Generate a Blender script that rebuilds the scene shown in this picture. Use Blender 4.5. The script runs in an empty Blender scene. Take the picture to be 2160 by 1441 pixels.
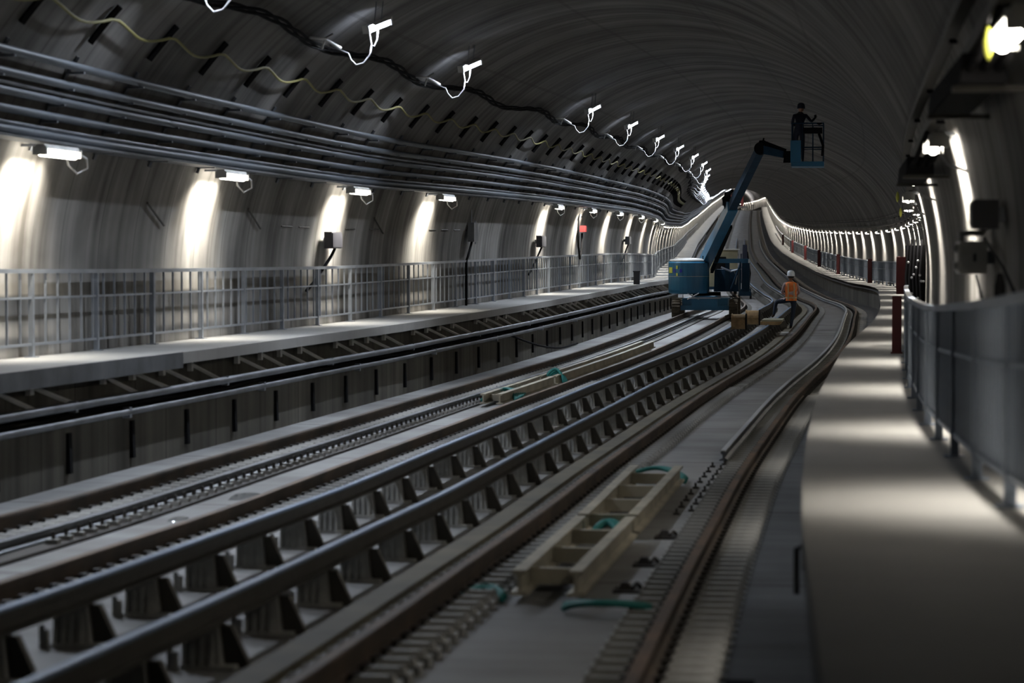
import bpy, bmesh, math, random
import numpy as np
from mathutils import Vector, Matrix
random.seed(7)
SC = bpy.context.scene
COL = SC.collection
# ------------------------------------------------------------------ camera
HC = 2.325
cam = bpy.data.objects.new('camera', bpy.data.cameras.new('camera'))
COL.objects.link(cam); SC.camera = cam
cam.location = (0, 0, HC)
cam.rotation_euler = (math.pi/2 - math.atan(190.5/5200), 0, 0)
cam.data.sensor_width = 36; cam.data.lens = 36*5200/2160
cam.data.clip_start = .5; cam.data.clip_end = 1500
cam.data.dof.use_dof = True
cam.data.dof.focus_distance = 80; cam.data.dof.aperture_fstop = 2.3
# ------------------------------------------------------------------ world, view
w = bpy.data.worlds.new('world'); SC.world = w; w.use_nodes = True
w.node_tree.nodes['Background'].inputs[0].default_value = (.35, .42, .6, 1)
w.node_tree.nodes['Background'].inputs[1].default_value = .02
SC.view_settings.view_transform = 'Standard'; SC.view_settings.look = 'None'
SC.view_settings.exposure = -.1; SC.view_settings.gamma = 1; SC.view_settings.use_curve_mapping = False
LOW_E, UP_E, R_E = 30., 22., 45.             # radiance of the visible tubes
LOW_W, UP_W, R_W, FAR_W = 95., 235., 72., 45.   # watts of the lamps' downward beams

# ------------------------------------------------------------------ track alignment (metres along the tunnel)
KH = [0,8,16,24,32,40,50,60,70,80,90,100,115,130,150,170,200,250,300,600,650,700,800]
VH = [.0989,.1054,.1223,.1345,.1528,.1537,.1896,.1676,.1492,.1417,.1474,.1199,.0701,.0643,.0815,.09,.08,.084,.094,.1,.06,.0,-.02]
KZ = [-20,0,7,14,22,32,45,65,90,120,150,190,240,300,350,400,500,600,640,800]
VZ = [.15,.2,.32,.05,-.16,-.24,-.28,-.16,-.06,-.16,.1,.5,1.35,2.8,4.3,5.9,9,12.1,12.6,12.8]
DS = .5
SS = np.arange(-20, 760+DS, DS)
def smooth(a, n):
    k = np.hanning(n+2)[1:-1]; k /= k.sum(); h = n//2
    return np.convolve(np.concatenate([np.full(h,a[0]),a,np.full(h,a[-1])]), k, 'valid')
TH = smooth(np.interp(SS,KH,VH),15); ZZ = smooth(np.interp(SS,KZ,VZ),15)
tm = (TH[1:]+TH[:-1])/2
CXs = np.concatenate([[0],np.cumsum(np.sin(tm)*DS)]); CYs = np.concatenate([[0],np.cumsum(np.cos(tm)*DS)])
CXs += -3.701-CXs[40]; CYs -= CYs[40]
def P(s, u, z):
    x = float(np.interp(s,SS,CXs)); y = float(np.interp(s,SS,CYs)); t = float(np.interp(s,SS,TH)); e = float(np.interp(s,SS,ZZ))
    return Vector((x+u*math.cos(t), y-u*math.sin(t), e+z))
def heading(s): return float(np.interp(s,SS,TH))
UC, RR, ZC, BB = -.263, 5.47, 2.15, 4.94      # lining: half ellipse above the springing
def uw(z, side, off=0.):
    zz = max(z-ZC, 0); r = (RR-off)*math.sqrt(max(0, 1-(zz/(BB-off))**2))
    if z < ZC: r -= .05*((ZC-z)/2.1)**2
    return UC+side*r

# ------------------------------------------------------------------ materials
def mat(name, col=(.5,.5,.5), rough=.7, metal=0., noise=.25, scale=3., col2=None, emit=None, bump=0., spec=.5):
    m = bpy.data.materials.new(name); m.use_nodes = True; nt = m.node_tree; N = nt.nodes; L = nt.links
    b = N['Principled BSDF']; b.inputs['Roughness'].default_value = rough; b.inputs['Metallic'].default_value = metal
    b.inputs['Specular IOR Level'].default_value = spec
    if emit:
        b.inputs['Base Color'].default_value = (1,1,1,1)
        b.inputs['Emission Color'].default_value = (*emit[0],1); b.inputs['Emission Strength'].default_value = emit[1]
        return m
    tc = N.new('ShaderNodeTexCoord'); nz = N.new('ShaderNodeTexNoise'); nz.inputs['Scale'].default_value = scale; nz.inputs['Detail'].default_value = 6
    L.new(tc.outputs['Object'], nz.inputs['Vector'])
    r = N.new('ShaderNodeValToRGB'); c2 = col2 or tuple(c*(1-noise) for c in col)
    r.color_ramp.elements[0].position = .35; r.color_ramp.elements[1].position = .65
    r.color_ramp.elements[0].color = (*c2,1); r.color_ramp.elements[1].color = (*col,1)
    L.new(nz.outputs['Fac'], r.inputs['Fac']); L.new(r.outputs['Color'], b.inputs['Base Color'])
    if bump:
        bp = N.new('ShaderNodeBump'); bp.inputs['Strength'].default_value = bump; bp.inputs['Distance'].default_value = .02
        L.new(nz.outputs['Fac'], bp.inputs['Height']); L.new(bp.outputs['Normal'], b.inputs['Normal'])
    return m

def concrete_uv(name, base, dark, ring=1.5, board=.0, streak=1., rough=.75, line=.5, far_dark=False, lw=.022):
    """concrete whose UV is (metres along the tunnel, metres across): pour joints, uneven rings, form boards, stains"""
    m = bpy.data.materials.new(name); m.use_nodes = True; nt = m.node_tree; N = nt.nodes; L = nt.links
    b = N['Principled BSDF']; b.inputs['Roughness'].default_value = rough; b.inputs['Specular IOR Level'].default_value = .35
    tc = N.new('ShaderNodeTexCoord')
    def math_(op, a, b_=None, c=None):
        n = N.new('ShaderNodeMath'); n.operation = op
        for i, v in enumerate((a, b_, c)):
            if v is None: continue
            if isinstance(v, (int, float)): n.inputs[i].default_value = v
            else: L.new(v, n.inputs[i])
        return n.outputs[0]
    def noise(sx, sy, det=4, off=0):
        mp = N.new('ShaderNodeMapping'); mp.inputs['Scale'].default_value = (sx, sy, 1); mp.inputs['Location'].default_value = (off, off*.7, 0)
        L.new(tc.outputs['UV'], mp.inputs['Vector']); n = N.new('ShaderNodeTexNoise'); n.inputs['Scale'].default_value = 1; n.inputs['Detail'].default_value = det
        L.new(mp.outputs['Vector'], n.inputs['Vector']); return n.outputs['Fac']
    sep = N.new('ShaderNodeSeparateXYZ'); L.new(tc.outputs['UV'], sep.inputs[0])
    f1 = noise(.55, .03, 3)                    # rings of differing tone
    f2 = noise(3.2, .12, 5, 3)                 # narrow streaks along the arch
    f3 = noise(.8, .8, 8, 9)                   # blotches
    f4 = noise(.14, .05, 2, 17)
    a = math_('ADD', math_('MULTIPLY', f1, 1.25*streak), math_('MULTIPLY', f2, .9*streak))
    a = math_('ADD', a, math_('MULTIPLY', f3, .6)); a = math_('ADD', a, math_('MULTIPLY', f4, .5))
    a = math_('MULTIPLY', math_('SUBTRACT', a, (2.15*streak+1.1)/2-.27), 1.85)
    # joints across
    fr = math_('FRACT', math_('DIVIDE', sep.outputs[0], ring)); j = math_('LESS_THAN', math_('ABSOLUTE', math_('SUBTRACT', fr, .5)), .0+lw/ring)
    a = math_('MULTIPLY', a, math_('SUBTRACT', 1, math_('MULTIPLY', j, line)))
    if board:
        fb = math_('FRACT', math_('DIVIDE', sep.outputs[1], board)); jb = math_('LESS_THAN', fb, .03)
        a = math_('MULTIPLY', a, math_('SUBTRACT', 1, math_('MULTIPLY', jb, .35)))
    if far_dark:  # slab tone goes darker and blotchy from the lift onward
        mr = N.new('ShaderNodeMapRange'); mr.inputs[1].default_value=88; mr.inputs[2].default_value=112; mr.inputs[3].default_value=1; mr.inputs[4].default_value=.0
        L.new(sep.outputs[0], mr.inputs[0]); dn = noise(1.1,1.6,8,31)
        a = math_('MULTIPLY', a, math_('MAXIMUM', mr.outputs[0], math_('MULTIPLY', math_('GREATER_THAN', dn, .5), .55)))
    cl = N.new('ShaderNodeClamp'); L.new(a, cl.inputs[0])
    mx = N.new('ShaderNodeMix'); mx.data_type = 'RGBA'; mx.inputs[6].default_value = (*dark,1); mx.inputs[7].default_value = (*base,1)
    L.new(cl.outputs[0], mx.inputs[0]); L.new(mx.outputs[2], b.inputs['Base Color'])
    bp = N.new('ShaderNodeBump'); bp.inputs['Strength'].default_value = .35; bp.inputs['Distance'].default_value = .02
    L.new(f2, bp.inputs['Height']); L.new(bp.outputs['Normal'], b.inputs['Normal'])
    return m

M = {}
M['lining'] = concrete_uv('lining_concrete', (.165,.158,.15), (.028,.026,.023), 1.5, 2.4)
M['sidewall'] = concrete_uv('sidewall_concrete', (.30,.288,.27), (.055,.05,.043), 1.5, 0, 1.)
M['slab'] = concrete_uv('track_slab', (.36,.37,.37), (.12,.11,.105), 6.1, 0, .35, .55, .85, True, .06)
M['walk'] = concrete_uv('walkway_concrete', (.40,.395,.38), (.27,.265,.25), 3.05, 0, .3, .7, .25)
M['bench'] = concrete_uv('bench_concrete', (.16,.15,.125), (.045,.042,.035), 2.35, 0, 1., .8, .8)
M['rust'] = mat('rusty_rail_steel', (.085,.055,.035), .65, .2, col2=(.03,.022,.016), scale=2)
M['rusthead'] = mat('orange_rust_railhead', (.15,.09,.05), .6, .3, col2=(.06,.04,.027), scale=1.5)
M['bright'] = mat('bright_steel', (.85,.87,.9), .4, .6, scale=1, noise=.1)
M['third'] = mat('blue_grey_contact_rail', (.17,.25,.38), .45, .3, scale=1.2)
M['plate'] = mat('fastener_grey', (.42,.42,.40), .6, .2, scale=4, noise=.45)
M['clip'] = mat('dark_clip', (.05,.045,.04), .6, .3)
M['ped'] = mat('insulator_grey', (.42,.42,.40), .6, 0, scale=5, noise=.4)
M['peddark'] = mat('dark_bracket', (.07,.065,.055), .6, .3, scale=5)
M['kerb'] = mat('olive_board', (.13,.11,.065), .7, 0, scale=1.5, noise=.4)
M['plinth'] = mat('plinth_concrete', (.085,.078,.062), .8, 0, scale=2., noise=.4)
M['galv'] = mat('galvanised_steel', (.42,.46,.52), .38, .75, scale=2)
M['bluegrey'] = mat('blue_grey_railing_paint', (.27,.32,.40), .45, .2, scale=2)
M['galvdark'] = mat('dull_galvanised', (.20,.215,.24), .45, .6, scale=1.5, noise=.5)
M['conduit'] = mat('conduit_steel', (.105,.12,.14), .5, .45, scale=.7, noise=.3)
M['black'] = mat('black_rubber', (.01,.01,.011), .9, spec=.1)
M['darkbox'] = mat('charcoal_box', (.045,.045,.055), .5)
M['greybox'] = mat('light_grey_box', (.78,.77,.74), .5)
M['yellow'] = mat('yellow_cable', (.22,.20,.07), .7)
M['white'] = mat('white_cable', (.42,.42,.42), .5)
M['cord'] = mat('grey_white_cord', (.16,.16,.165), .6)
M['housing'] = mat('fixture_housing', (.5,.5,.48), .4)
M['low'] = mat('warm_tube', emit=((1,.93,.80), LOW_E))
M['right'] = mat('warm_white_tube', emit=((1,.93,.82), R_E))
M['up'] = mat('cool_tube', emit=((.70,.80,1), UP_E))
M['blue'] = mat('blue_machine_paint', (.03,.17,.31), .4, 0, scale=1, noise=.25)
M['bluedark'] = mat('dark_blue_machine', (.012,.04,.075), .8, spec=.2)
M['lift_grey'] = mat('pale_cover', (.48,.47,.44), .5)
M['lime'] = mat('yellow_sticker', (.75,.78,.12), .5)
M['sblue'] = mat('blue_sticker', (.02,.03,.45), .5)
M['tyre'] = mat('muddy_tyre', (.10,.08,.055), .9, 0, scale=6, noise=.6)
M['rim'] = mat('wheel_rim', (.35,.33,.3), .5)
M['red'] = mat('dark_red_paint', (.09,.006,.008), .6)
M['redb'] = mat('red_paint', (.20,.015,.015), .5)
M['teal'] = mat('teal_strap', (.02,.24,.22), .6, scale=6)
M['cream'] = mat('cream_steel', (.50,.46,.36), .55, .1, scale=2, noise=.35)
M['wood'] = mat('tan_wood', (.40,.26,.12), .8, 0, scale=5, noise=.5)
M['tan'] = mat('tan_panel', (.33,.31,.21), .7, 0, scale=2)
M['orange'] = mat('orange_vest', (1.,.27,.06), .75, noise=.15, scale=10)
M['stripe'] = mat('vest_stripe', (.85,.62,.35), .5)
M['jeans'] = mat('dark_jeans', (.025,.04,.07), .8)
M['skin'] = mat('skin', (.35,.18,.11), .5)
M['helmet'] = mat('white_helmet', (.82,.88,.95), .35)
M['navy'] = mat('navy_workwear', (.012,.016,.035), .8)
M['boot'] = mat('brown_boot', (.07,.045,.03), .7)
M['shirt'] = mat('pale_shirt', (.55,.42,.42), .8)
M['water'] = mat('wet_patch', (.35,.36,.36), .12)
M['pink'] = mat('pale_red_panel', (.45,.10,.11), .6)

# ------------------------------------------------------------------ mesh helpers
class MB:
    def __init__(s): s.v=[]; s.f=[]; s.uv=None; s.mi=[]
    def quad_grid(s, rows, close=False, m=0):
        b=len(s.v); n=len(rows[0]); [s.v.extend(r) for r in rows]
        for i in range(len(rows)-1):
            for j in range(n if close else n-1):
                k=(j+1)%n; s.f.append((b+i*n+j,b+i*n+k,b+(i+1)*n+k,b+(i+1)*n+j)); s.mi.append(m)
        return b
    def box(s, x0,x1,y0,y1,z0,z1, T=None, m=0, top=None):
        tx,ty=(top or (1,1)); cx,cy=(x0+x1)/2,(y0+y1)/2
        q=[(x0,y0,z0),(x1,y0,z0),(x1,y1,z0),(x0,y1,z0)]+[(cx+(a-cx)*tx,cy+(b-cy)*ty,z1) for a,b in((x0,y0),(x1,y0),(x1,y1),(x0,y1))]
        b=len(s.v); s.v.extend([tuple(T@Vector(p)) if T else p for p in q])
        for f in((0,3,2,1),(4,5,6,7),(0,1,5,4),(1,2,6,5),(2,3,7,6),(3,0,4,7)): s.f.append(tuple(b+i for i in f)); s.mi.append(m)
        return s
    def tube(s, pts, r, n=8, m=0, caps=True):
        pts=[Vector(p) for p in pts]; rows=[]; up=Vector((0,0,1)); prev=None
        rs = r if isinstance(r,(list,tuple)) else [r]*len(pts)
        for i,p in enumerate(pts):
            d=(pts[min(i+1,len(pts)-1)]-pts[max(i-1,0)]).normalized()
            if prev is None:
                a=d.cross(up); 
                if a.length<.1: a=d.cross(Vector((1,0,0)))
            else: a=prev-d*prev.dot(d)
            a.normalize(); prev=a; b=d.cross(a)
            rows.append([tuple(p+(a*math.cos(t)+b*math.sin(t))*rs[i]) for t in [2*math.pi*k/n for k in range(n)]])
        b0=s.quad_grid(rows,True,m)
        if caps:
            s.f.append(tuple(b0+k for k in range(n))); s.mi.append(m)
            e=b0+(len(rows)-1)*n; s.f.append(tuple(e+k for k in reversed(range(n)))); s.mi.append(m)
        return s
    def sweep(s, prof, sl, base, m=0, f=None):
        """closed profile [(u,z)] carried along the tunnel"""
        rows=[]
        for q in sl:
            pr = f(q) if f else prof
            rows.append([tuple(P(q,u,z)-base) for u,z in pr])
        n=len(rows[0]); b=s.quad_grid(rows,True,m)
        s.f.append(tuple(b+k for k in range(n))); e=b+(len(rows)-1)*n; s.f.append(tuple(e+k for k in reversed(range(n)))); s.mi+=[m,m]
        return s
    def lathe(s, prof, n=20, T=None, m=0, sx=1, sy=1):
        rows=[]
        for r,z in prof:
            rows.append([tuple((T or Matrix())@Vector((r*sx*math.cos(t),r*sy*math.sin(t),z))) for t in [2*math.pi*k/n for k in range(n)]])
        b=s.quad_grid(rows,True,m); s.f.append(tuple(b+k for k in reversed(range(n)))); e=b+(len(rows)-1)*n; s.f.append(tuple(e+k for k in range(n))); s.mi+=[m,m]
        return s
    def mesh(s, name, mats, smooth=False):
        me=bpy.data.meshes.new(name); me.from_pydata(s.v,[],s.f); 
        for m in (mats if isinstance(mats,(list,tuple)) else [mats]): me.materials.append(m)
        me.polygons.foreach_set('material_index', s.mi)
        bm=bmesh.new(); bm.from_mesh(me); bmesh.ops.recalc_face_normals(bm, faces=bm.faces); bm.to_mesh(me); bm.free()
        if smooth: me.polygons.foreach_set('use_smooth',[True]*len(me.polygons))
        me.update(); return me
    def build(s, name, mats, parent=None, loc=(0,0,0), rz=0., smooth=False):
        return link(name, s.mesh(name,mats,smooth), parent, loc, rz)
def link(name, me, parent=None, loc=(0,0,0), rz=0.):
    o=bpy.data.objects.new(name, me); COL.objects.link(o); o.location=loc; o.rotation_euler=(0,0,rz) if not isinstance(rz,tuple) else rz
    if parent: o.parent=parent
    return o
def thing(name, label, cat, loc=(0,0,0), rz=0., group=None):
    o=bpy.data.objects.new(name, None); COL.objects.link(o); o.empty_display_size=.1; o.location=loc; o.rotation_euler=(0,0,rz)
    o['label']=label; o['category']=cat
    if group: o['group']=group
    return o
def tag(o, label, cat, group=None):
    o['label']=label; o['category']=cat
    if group: o['group']=group
    return o
def copy_tree(o, parent=None):
    c=o.copy(); COL.objects.link(c); c.parent=parent
    for ch in list(o.children): copy_tree(ch, c)
    return c
def srange(a,b,near=1.,far=3.,cut=160):
    out=list(np.arange(a,min(b,cut),near))+(list(np.arange(max(a,cut),b,far)) if b>cut else [])
    return [float(q) for q in out]+[float(b)]
def frame(s,u,z): return P(s,u,z), -heading(s)
RECT=lambda u0,u1,z0,z1:[(u0,z0),(u1,z0),(u1,z1),(u0,z1)]
CIRC=lambda u,z,r,n=8:[(u+r*math.cos(2*math.pi*k/n),z+r*math.sin(2*math.pi*k/n)) for k in range(n)]

# ------------------------------------------------------------------ the setting
def surface(name, curve, sl, m, smooth=True):
    """open surface swept along the tunnel with UV = (metres along, metres across)"""
    n=len(curve); acc=[0]
    for i in range(1,n): acc.append(acc[-1]+math.hypot(curve[i][0]-curve[i-1][0],curve[i][1]-curve[i-1][1]))
    me=bpy.data.meshes.new(name); v=[];f=[];uvs=[]
    for s in sl:
        for (u,z) in curve: v.append(tuple(P(s,u,z)))
    for i in range(len(sl)-1):
        for j in range(n-1):
            f.append((i*n+j,i*n+j+1,(i+1)*n+j+1,(i+1)*n+j))
            for (a,b) in ((i,j),(i,j+1),(i+1,j+1),(i+1,j)): uvs+= [sl[a]+3.3,acc[b]]
    me.from_pydata(v,[],f); me.uv_layers.new(name='UVMap').data.foreach_set('uv',uvs); me.materials.append(m)
    if smooth: me.polygons.foreach_set('use_smooth',[True]*len(f))
    o=link(name,me); o['kind']='structure'; return o
SL=srange(-14,740,1.,2.5,180)
def ell(a0,a1,n): return [(UC+RR*math.cos(a),ZC+BB*math.sin(a)) for a in [a0+(a1-a0)*i/n for i in range(n+1)]]
A=math.radians(22)
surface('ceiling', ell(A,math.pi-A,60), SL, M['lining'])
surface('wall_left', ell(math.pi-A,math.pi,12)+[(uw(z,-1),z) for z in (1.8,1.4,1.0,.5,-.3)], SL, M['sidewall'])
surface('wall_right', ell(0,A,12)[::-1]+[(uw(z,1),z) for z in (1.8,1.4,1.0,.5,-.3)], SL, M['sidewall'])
surface('floor', [(-5.9,-.14),(-4.18,-.14),(-4.16,0),(-3.3,0),(-2.2,0),(-1.2,0),(0,0),(1.2,0),(2.2,0),(3.3,0),(5.3,0)], SL, M['slab'], False)
# left bench: face, recessed cable shelf, overhanging slab
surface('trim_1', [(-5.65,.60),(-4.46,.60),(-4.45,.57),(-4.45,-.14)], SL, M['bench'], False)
def slabmesh(name, u0,u1,z0,z1):
    c=[(u0,z1),((u0+u1)/2,z1),(u1,z1),(u1,z0),(u0,z0)]
    return surface(name,c,SL,M['walk'],False)
slabmesh('trim_2', -5.70,-4.31,1.12,1.266)
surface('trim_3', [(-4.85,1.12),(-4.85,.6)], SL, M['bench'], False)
# right bench
slabmesh('trim_4', 3.83,5.18,.80,.952)
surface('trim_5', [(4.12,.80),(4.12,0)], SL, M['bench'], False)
# end bulkhead and rear bulkhead
def bulk(name,s,m):
    mb=MB(); c=[(UC+RR*math.cos(a),ZC+BB*math.sin(a)) for a in [math.pi*i/30 for i in range(31)]]+[(-5.6,-.3),(5.2,-.3)]
    b=len(mb.v); mb.v+= [tuple(P(s,u,z)) for u,z in c]; mb.f.append(tuple(range(b,b+len(c)))); mb.mi.append(0)
    o=mb.build(name,m); o['kind']='structure'
bulk('wall_end',739.5,M['sidewall']); bulk('wall_rear',-13.8,M['bench'])

# ------------------------------------------------------------------ running rails
def railprof(u,zt,w=.075,h=.16,base=.15):
    z0=zt-h; a=w/2; b=base/2
    return [(u-b,z0),(u+b,z0),(u+b,z0+.015),(u+.012,z0+.035),(u+.012,zt-.045),(u+a,zt-.035),(u+a,zt-.006),(u+a-.01,zt),(u-a+.01,zt),(u-a,zt-.006),(u-a,zt-.035),(u-.012,zt-.045),(u-.012,z0+.035),(u-b,z0+.015)]
def fastener_mesh(hl,hr,th=.055,sy=.15):
    mb=MB(); mb.box(-hl,hr,-sy/2,sy/2,-.04,th-.02)
    for a,b in((-hl+.02,-.085),(.085,hr-.02)): mb.box(a,b,-sy/2+.02,sy/2-.02,th-.02,th+.012,top=(.85,.6))
    mb.box(-.12,-.06,-.03,.03,th-.02,th+.02,m=1); mb.box(.06,.12,-.03,.03,th-.02,th+.02,m=1)
    for x in(-hl+.05,hr-.05): mb.lathe([(.014,th),(.014,th+.02)],6,Matrix.Translation((x,0,0)))
    return mb
def running_rail(u,zt,hl,hr,label,s0=6,s1=720,headmat='rust',pl=(.3,.3),plate_first=9.):
    base=P(12,u,0); t=thing('running_rail',label,'rail',base)
    z0=zt-.16
    MB().sweep(RECT(u-pl[0],u+pl[1],-.02,max(.012,z0-.05)),srange(s0,s1),base).build('plinth',M['plinth'],t)
    MB().sweep(railprof(u,zt),srange(s0,s1),base).build('rail_web',M['rust'],t)
    MB().sweep(RECT(u-.034,u+.034,zt-.004,zt+.006),srange(s0,s1),base).build('rail_head',M[headmat],t)
    fm=fastener_mesh(hl,hr).mesh('fastening_plate',[M['plate'],M['clip']])
    zz=z0-.015; k=0; s=plate_first
    while k<100:
        link('fastening_plate',fm,t,P(s,u,zz)-base,-heading(s)); s+=.34; k+=1
    mb=MB()
    while s<230:
        T=Matrix.Translation(P(s,u,zz)-base)@Matrix.Rotation(-heading(s),4,'Z')
        mb.box(-hl,hr,-.085,.085,-.04,.04,T); mb.box(-.12,.12,-.03,.03,.04,.06,T,1); s+=.34
    o=mb.build('far_fastening_plates',[M['plate'],M['clip']],t); o['kind']='stuff'
    return t
running_rail(-2.96,.20,.30,.34,'leftmost brown running rail, beside the pale slab edge below the left walkway',plate_first=18.8)
running_rail(-1.44,.14,.30,.30,'brown running rail of the left track right beside the nearer blue contact rail',plate_first=15,headmat='rusthead')
running_rail(1.50,.195,.27,.33,'orange-brown running rail between the pedestal rows and the cream steel beams',plate_first=12.6,headmat='rusthead')
running_rail(3.02,.15,.33,.42,'rightmost running rail with ribbed plates on both sides, nearest the right walkway',plate_first=11,headmat='rusthead')

# guard rails inside the tracks
base=P(30,2.66,0); t=thing('guard_rail','bright polished guard rail curving along the right track','rail',base)
MB().sweep(railprof(2.66,.163,.06,.12,.1),srange(30,330),base).build('rail_web',M['galvdark'],t)
MB().sweep(RECT(2.63,2.69,.155,.172),srange(30,330),base).build('rail_head',M['bright'],t)
base=P(15,-2.4,0); t=thing('guard_rail','grey guard rail with dark bolts running inside the left track','rail',base)
MB().sweep(railprof(-2.52,.12,.07,.1,.12),srange(14,150),base).build('rail_web',M['galvdark'],t)
MB().sweep(RECT(-2.40,-2.22,0,.03),srange(14,150),base).build('bolt_strip',M['clip'],t)
bm_=MB(); bm_.box(-.05,.05,-.05,.05,0,.05); bm_.lathe([(.018,.05),(.018,.11)],6,m=1)
bme=bm_.mesh('bolt',[M['plate'],M['clip']]); s=20.
for k in range(100): link('bolt',bme,t,P(s,-2.31,.02)-base,-heading(s)); s+=.34
# anchor bolts waiting for the rest of the guard rail
bm_=MB(); bm_.lathe([(.012,0),(.012,.06)],6); bm_.box(-.03,.03,-.03,.03,0,.02); am=bm_.mesh('anchor_bolt',[M['clip']])
for k in range(18):
    s=23.8+k*.36; o=link('anchor_bolt',am,None,P(s,2.56+(.12 if k%2 else 0),0),-heading(s))
    tag(o,'dark anchor bolt standing in the slab just before the bright guard rail begins','bolt','anchor bolts in front of the bright guard rail')

# ------------------------------------------------------------------ contact rails on pedestals
def pedestal_mesh(h):
    mb=MB(); mb.box(-.20,.13,-.13,.13,0,.025)
    mb.box(-.15,.05,-.09,.09,.025,h,top=(.75,.8))
    for x in(-.165,-.115,-.065,-.015): mb.box(x,x+.022,-.115,.10,.025,h*.8,top=(1,.7))
    mb.box(-.245,-.215,-.11,-.08,.0,h*.55).box(-.19,-.16,-.20,-.17,.0,h*.5)
    b=len(mb.v)   # slanted bracket on the right
    for y in(-.035,.035): mb.v+=[(.03,y,h),(.09,y,h),(.20,y,.0),(.06,y,.0)]
    for f in((0,1,2,3),(4,7,6,5),(0,4,5,1),(1,5,6,2),(2,6,7,3),(3,7,4,0)): mb.f.append(tuple(b+i for i in f)); mb.mi.append(1)
    return mb
def contact_rail(u,zt,label,first):
    base=P(12,u,0); t=thing('contact_rail',label,'rail',base); h=zt-.13
    prof=[(u-.055,zt-.125),(u+.055,zt-.125),(u+.055,zt-.112),(u+.015,zt-.10),(u+.015,zt-.045),(u+.036,zt-.035),(u+.036,zt-.008),(u+.028,zt),(u-.028,zt),(u-.036,zt-.008),(u-.036,zt-.035),(u-.015,zt-.045),(u-.015,zt-.10),(u-.055,zt-.112)]
    MB().sweep(prof,srange(6,330),base).build('rail_web',M['peddark'],t)
    MB().sweep([(u-.034,zt-.012),(u+.034,zt-.012),(u+.034,zt+.004),(u+.024,zt+.012),(u-.024,zt+.012),(u-.034,zt+.004)],srange(6,330),base).build('contact_head',M['third'],t)
    pm=pedestal_mesh(h-.005).mesh('pedestal',[M['ped'],M['peddark']]); s=first; k=0
    while k<95:
        link('pedestal',pm,t,P(s,u,0)-base,-heading(s)); s+=1.5; k+=1
    return t
contact_rail(-.27,.374,'blue-grey contact rail on pedestals, the left one of the central pair',11.2)
contact_rail(.69,.368,'blue-grey contact rail on pedestals, the right one of the central pair',10.4)
base=P(12,1.03,0)
tag(MB().sweep(RECT(.93,1.14,-.01,.05),srange(6,330),base).build('kerb_board',M['kerb'],None,base),'long olive-brown kerb board between the pedestals and the right track','board')

# ------------------------------------------------------------------ temporary cream beams with teal straps on the slab
def beam_set(s0,s1,u0,u1,u0b,u1b,label,n=5,zb=.05,brk=None,mat_='cream'):
    base=P((s0+s1)/2,(u0+u1)/2,0); t=thing('steel_skid',label,'rail skid',base)
    H=.17
    def ib(ua,ub,sa,sb):
        def f(q):
            k=(q-s0)/(s1-s0); u=ua+(ub-ua)*k
            return [(u-.06,zb),(u+.06,zb),(u+.06,zb+.02),(u+.012,zb+.03),(u+.012,zb+H-.03),(u+.045,zb+H-.02),(u+.045,zb+H),(u-.045,zb+H),(u-.045,zb+H-.02),(u-.012,zb+H-.03),(u-.012,zb+.03),(u-.06,zb+.02)]
        return MB().sweep(None,list(np.linspace(sa,sb,8)),base,f=f).build('beam',M[mat_],t)
    cuts=[(s0,s1)] if not brk else [(s0,brk-.1),(brk+.1,s1)]
    for a,b in cuts: ib(u0,u0b,a,b); ib(u1,u1b,a,b)
    for k in range(n):
        s=s0+.6+(s1-s0-1.2)*k/(n-1); kk=(s-s0)/(s1-s0); ua=u0+(u0b-u0)*kk; ub=u1+(u1b-u1)*kk
        p,rz=frame(s,0,0); T=Matrix.Translation(p-base)@Matrix.Rotation(rz,4,'Z')
        MB().box(ua+.02,ub-.02,-.035,.035,zb+.02,zb+.13,T).build('crosspiece',M['cream'],t)
        MB().box(ua+.06,ub-.06,.16,.55,zb,zb+.05,T).build('dark_pad',M['darkbox'],t)
    return t
def strap(s,u0,u1,h,label,sag=.35,n=3,r=.022):
    base=P(s,(u0+u1)/2,0); mb=MB()
    for j in range(n):
        pts=[]
        for k in range(17):
            q=k/16; u=u0+(u1-u0)*q; pts.append(P(s+j*.12+sag*math.sin(math.pi*q)*(1+.3*j),u,.03+h*math.sin(math.pi*q*1.0)**.7*(1-.2*j)+.01*j)-base)
        mb.tube(pts,r,6)
    return tag(mb.build('strap',M['teal'],None,base,smooth=True),label,'strap')
beam_set(16.7,27.,1.95,2.33,1.88,2.36,'pair of cream steel beams with crosspieces lying between the rails of the right track',7,brk=21.3)
beam_set(41.,63.,-2.08,-1.80,-2.1,-1.82,'pair of pale steel beams lying in the left track ahead of the lift',8,brk=47)
strap(27.1,1.72,2.42,.12,'loop of teal strap at the far end of the cream beams in the right track')
strap(21.2,2.0,2.25,.12,'teal strap bunched over the middle joint of the cream beams',.2,4,.03)
strap(16.2,2.3,2.85,.06,'teal strap trailing from the near end of the cream beams to the right',-.2,2)
strap(16.6,1.55,1.85,.05,'short teal strap beside the near left corner of the cream beams',.2,2)
strap(42.,-2.3,-1.7,.18,'tangled teal straps on the near end of the pale beams in the left track',.8,6,.03)
strap(47.5,-2.1,-1.7,.28,'upright bundle of teal straps further along the pale beams',.2,4,.03)
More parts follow.
